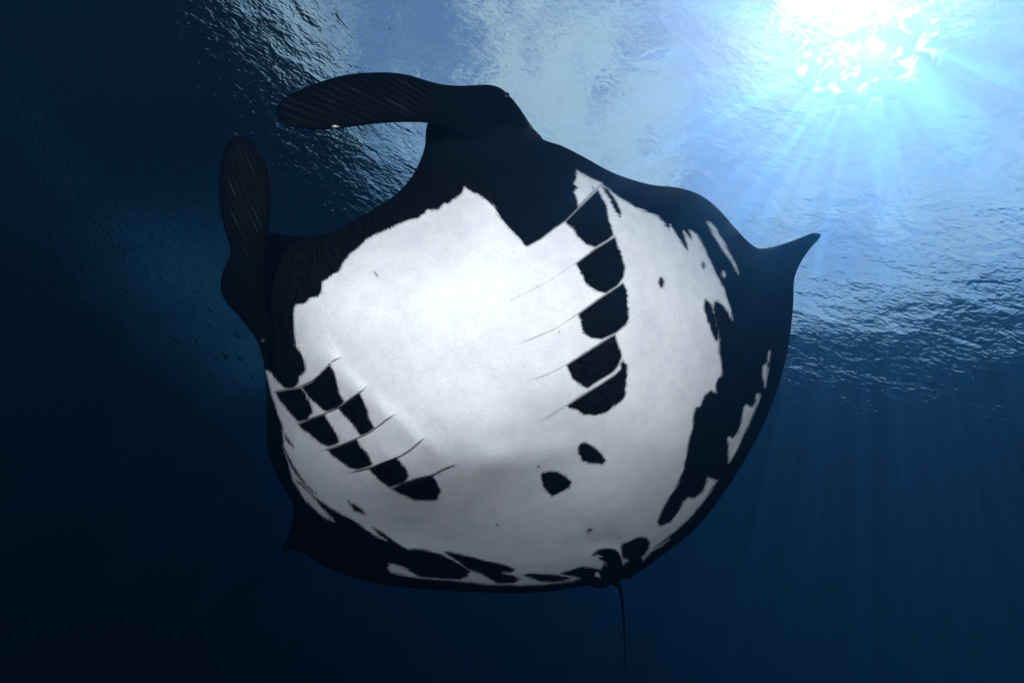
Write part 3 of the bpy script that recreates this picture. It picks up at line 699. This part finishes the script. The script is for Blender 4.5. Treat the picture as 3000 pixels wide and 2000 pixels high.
# eyes on the sides of the head
m_eye, t, N, L, out = mat('eye')
p = N('ShaderNodeBsdfPrincipled'); p.inputs['Base Color'].default_value = (0.01, 0.012, 0.015, 1); p.inputs['Roughness'].default_value = 0.12
L(p.outputs[0], out.inputs['Surface'])
def eye(px, z, r):
    bm = bmesh.new(); bmesh.ops.create_uvsphere(bm, u_segments=20, v_segments=12, radius=r)
    me = bpy.data.meshes.new('eye'); bm.to_mesh(me); bm.free(); me.materials.append(m_eye)
    me.polygons.foreach_set('use_smooth', [True] * len(me.polygons))
    o = bpy.data.objects.new('eye', me); COL.objects.link(o); o.location = to3([px], [z])[0]
    o.parent = manta; o.matrix_parent_inverse = Matrix.Translation(-manta.location)
eye(CB([(1840, 266)])[0], float(z_right(np.array(CB([(1840, 266)])))[0]) + 0.014, 0.020)
eye(CA([(298, 1128)])[0], float(z_left(np.array(CA([(298, 1128)])))[0]) + 0.004, 0.016)

# ------------------------------------------------------------------ small fish over the rock
m_fish, t, N, L, out = mat('fish_skin')
p = N('ShaderNodeBsdfPrincipled'); p.inputs['Base Color'].default_value = (0.004, 0.006, 0.008, 1); p.inputs['Roughness'].default_value = 0.6; p.inputs['IOR'].default_value = 1.05
L(p.outputs[0], out.inputs['Surface'])


def fish_mesh():
    ns, nr = 10, 14; V = []
    xs = np.linspace(0, 1, nr); h = np.interp(xs, [0, .06, .2, .38, .6, .8, .9, 1], [.004, .05, .115, .14, .11, .05, .03, .028]); wv = h * np.interp(xs, [0, .3, 1], [.6, .42, .2])
    for x, a, b in zip(xs, h, wv):
        for k in range(ns):
            u = 2 * math.pi * k / ns; V.append((0.5 - x * 0.8, b * math.cos(u), a * math.sin(u)))
    Fc = [list(f) for f in grid_faces(nr, ns, True)]
    def plate(pts, th=0.006):
        b = len(V); n = len(pts)
        for s in (-1, 1):
            for x, z in pts: V.append((x, s * th, z))
        Fc.append([b + i for i in range(n)][::-1]); Fc.append([b + n + i for i in range(n)])
        for i in range(n): Fc.append([b + i, b + (i + 1) % n, b + n + (i + 1) % n, b + n + i])
    plate([(-.28, .02), (-.38, .09), (-.5, .17), (-.44, .05), (-.42, 0), (-.44, -.05), (-.5, -.17), (-.38, -.09), (-.28, -.02)])   # forked tail
    plate([(.25, .10), (.12, .2), (-.05, .17), (-.2, .09), (-.1, .05)]); plate([(.05, -.10), (-.05, -.19), (-.18, -.1), (-.1, -.05)])
    me = bpy.data.meshes.new('fish'); me.from_pydata(V, [], Fc); me.update(); me.polygons.foreach_set('use_smooth', [True] * len(me.polygons)); me.materials.append(m_fish)
    return me


fm = fish_mesh()
R4 = lambda x, y: (x * 0.638, 250 + y * 0.638)
FISH = [  # place in the photo, length in photo px, tilt (degrees below the horizontal of the photo), metres away, what singles it out
 (75, 133, 30, 75, 9.0, 'dark fish at the far left edge, in front of the pale bubble streak'),
 (210, 137, 32, 72, 9.5, 'slim dark fish right of the bubble streak, topmost of the left group'),
 (205, 280, 24, 62, 10.0, 'dark fish just below the tip of the bubble streak'),
 (318, 366, 26, 75, 10.5, 'faint steep fish highest over the thin part of the bubble trail'),
 (308, 466, 26, 66, 10.5, 'faint fish above another one on the thin bubble trail'),
 (323, 522, 24, 66, 10.5, 'faint fish lower of the close pair on the thin bubble trail'),
 (125, 545, 26, 60, 9.0, 'barely visible fish over the dark rock nearest the left edge'),
 (237, 702, 30, 60, 9.5, 'barely visible slim fish over the dark rock with another just below its head'),
 (262, 776, 26, 66, 9.5, 'barely visible fish over the dark rock, below the slim one'),
 (370, 830, 30, 55, 8.5, 'rounder faint fish over the dark rock, left of its neighbour'),
 (432, 832, 26, 60, 9.5, 'faint fish over the dark rock, right of the rounder one'),
 (237, 905, 26, 50, 8.5, 'lowest fish over the dark rock at the left, alone'),
 (501, 669, 24, 62, 10.5, 'small fish left of two at the top of the bubble cloud'),
 (520, 660, 20, 62, 11.0, 'smallest fish of the cluster at the upper left of the bubble cloud'),
 (517, 722, 34, 62, 9.0, 'darkest fish at the left edge of the bubble cloud'),
 (588, 637, 30, 66, 9.5, 'fish with its tail up, above the left part of the bubble cloud'),
 (700, 683, 34, 62, 9.0, 'dark forked-tail fish alone in the upper bubble cloud'),
 (572, 768, 28, 60, 9.5, 'fish below the darkest one at the left edge of the bubble cloud'),
 (808, 846, 28, 55, 9.5, 'dark fish in the middle of the bubble cloud, upper of two in line'),
 (808, 939, 24, 60, 10.0, 'dark fish in the middle of the bubble cloud, lower of two in line'),
 (581, 938, 26, 50, 9.5, 'faint fish in the dark below the left part of the bubble cloud'),
 (725, 1045, 26, 50, 10.0, 'faint fish at the lower dark edge of the bubble cloud'),
 (960, 1022, 30, 55, 9.5, 'fish near the left head fin, upper of two at the right of the cloud'),
 (960, 1091, 24, 50, 10.0, 'fish near the left head fin, lower of two at the right of the cloud'),
 (1092, 1146, 28, 50, 9.5, 'fish closest to the manta head below its left head fin'),
 (898, 1166, 30, 60, 10.0, 'slim fish at the lower edge of the bubble cloud'),
 (802, 1166, 26, 50, 10.0, 'very faint fish left of the slim one under the bubble cloud'),
 (1035, 1241, 34, 42, 9.0, 'darkest and largest of three fish in a row left of the manta gills'),
 (994, 1248, 26, 50, 9.8, 'left fish of the row of three beside the manta'),
 (1100, 1251, 30, 42, 9.3, 'right fish of the row of three beside the manta'),
 (1123, 1236, 16, 45, 11.0, 'tiny fish just above the row of three beside the manta'),
 (965, 1312, 26, 50, 9.8, 'faint fish below the row of three, farther left'),
 (1160, 1336, 24, 50, 9.8, 'small fish closest to the flank of the manta at its gills'),
 (1070, 1356, 28, 50, 9.8, 'lowest faint fish beside the flank of the manta')]
rng = np.random.RandomState(5)
for i, (x, y, ln, tilt, dist, lab) in enumerate(FISH):
    o = bpy.data.objects.new('fish', fm); COL.objects.link(o)
    px, py = R4(x, y); zd = dist
    o.location = to3([(px, py)], [zd])[0]
    a = math.radians(tilt); head = Vector((math.cos(a), -math.sin(a), rng.uniform(-0.3, 0.3))).normalized()     # in lens axes
    yv = Vector((0, 0, 1)) - head * head.z; yv.normalize(); zv = head.cross(yv)
    M = (RC @ Matrix((head, yv, zv)).transposed()).to_4x4()
    s = ln / F * zd * 1.12
    o.matrix_world = Matrix.Translation(o.location) @ M @ Matrix.Scale(s, 4)
    o['label'] = lab; o['category'] = 'fish'; o['group'] = 'small fish swimming over the rock'

# ------------------------------------------------------------------ the photographer's two strobes
for nm, off, pw in (('strobe_light', (-1.1, 0.75, 0.42), 47.0), ('strobe_light', (1.3, 0.85, 0.42), 58.0)):
    ld = bpy.data.lights.new(nm, 'AREA'); ld.shape = 'DISK'; ld.size = 0.22; ld.energy = pw; ld.color = (1.0, 0.915, 0.885)
    lo = bpy.data.objects.new(nm, ld); COL.objects.link(lo)
    lo.location = RC @ Vector(off)
    tgt = Vector(to3([(1380 + off[0] * 180, 900)], [2.2])[0])
    lo.rotation_euler = (Vector(lo.location) - tgt).to_track_quat('Z', 'Y').to_euler()
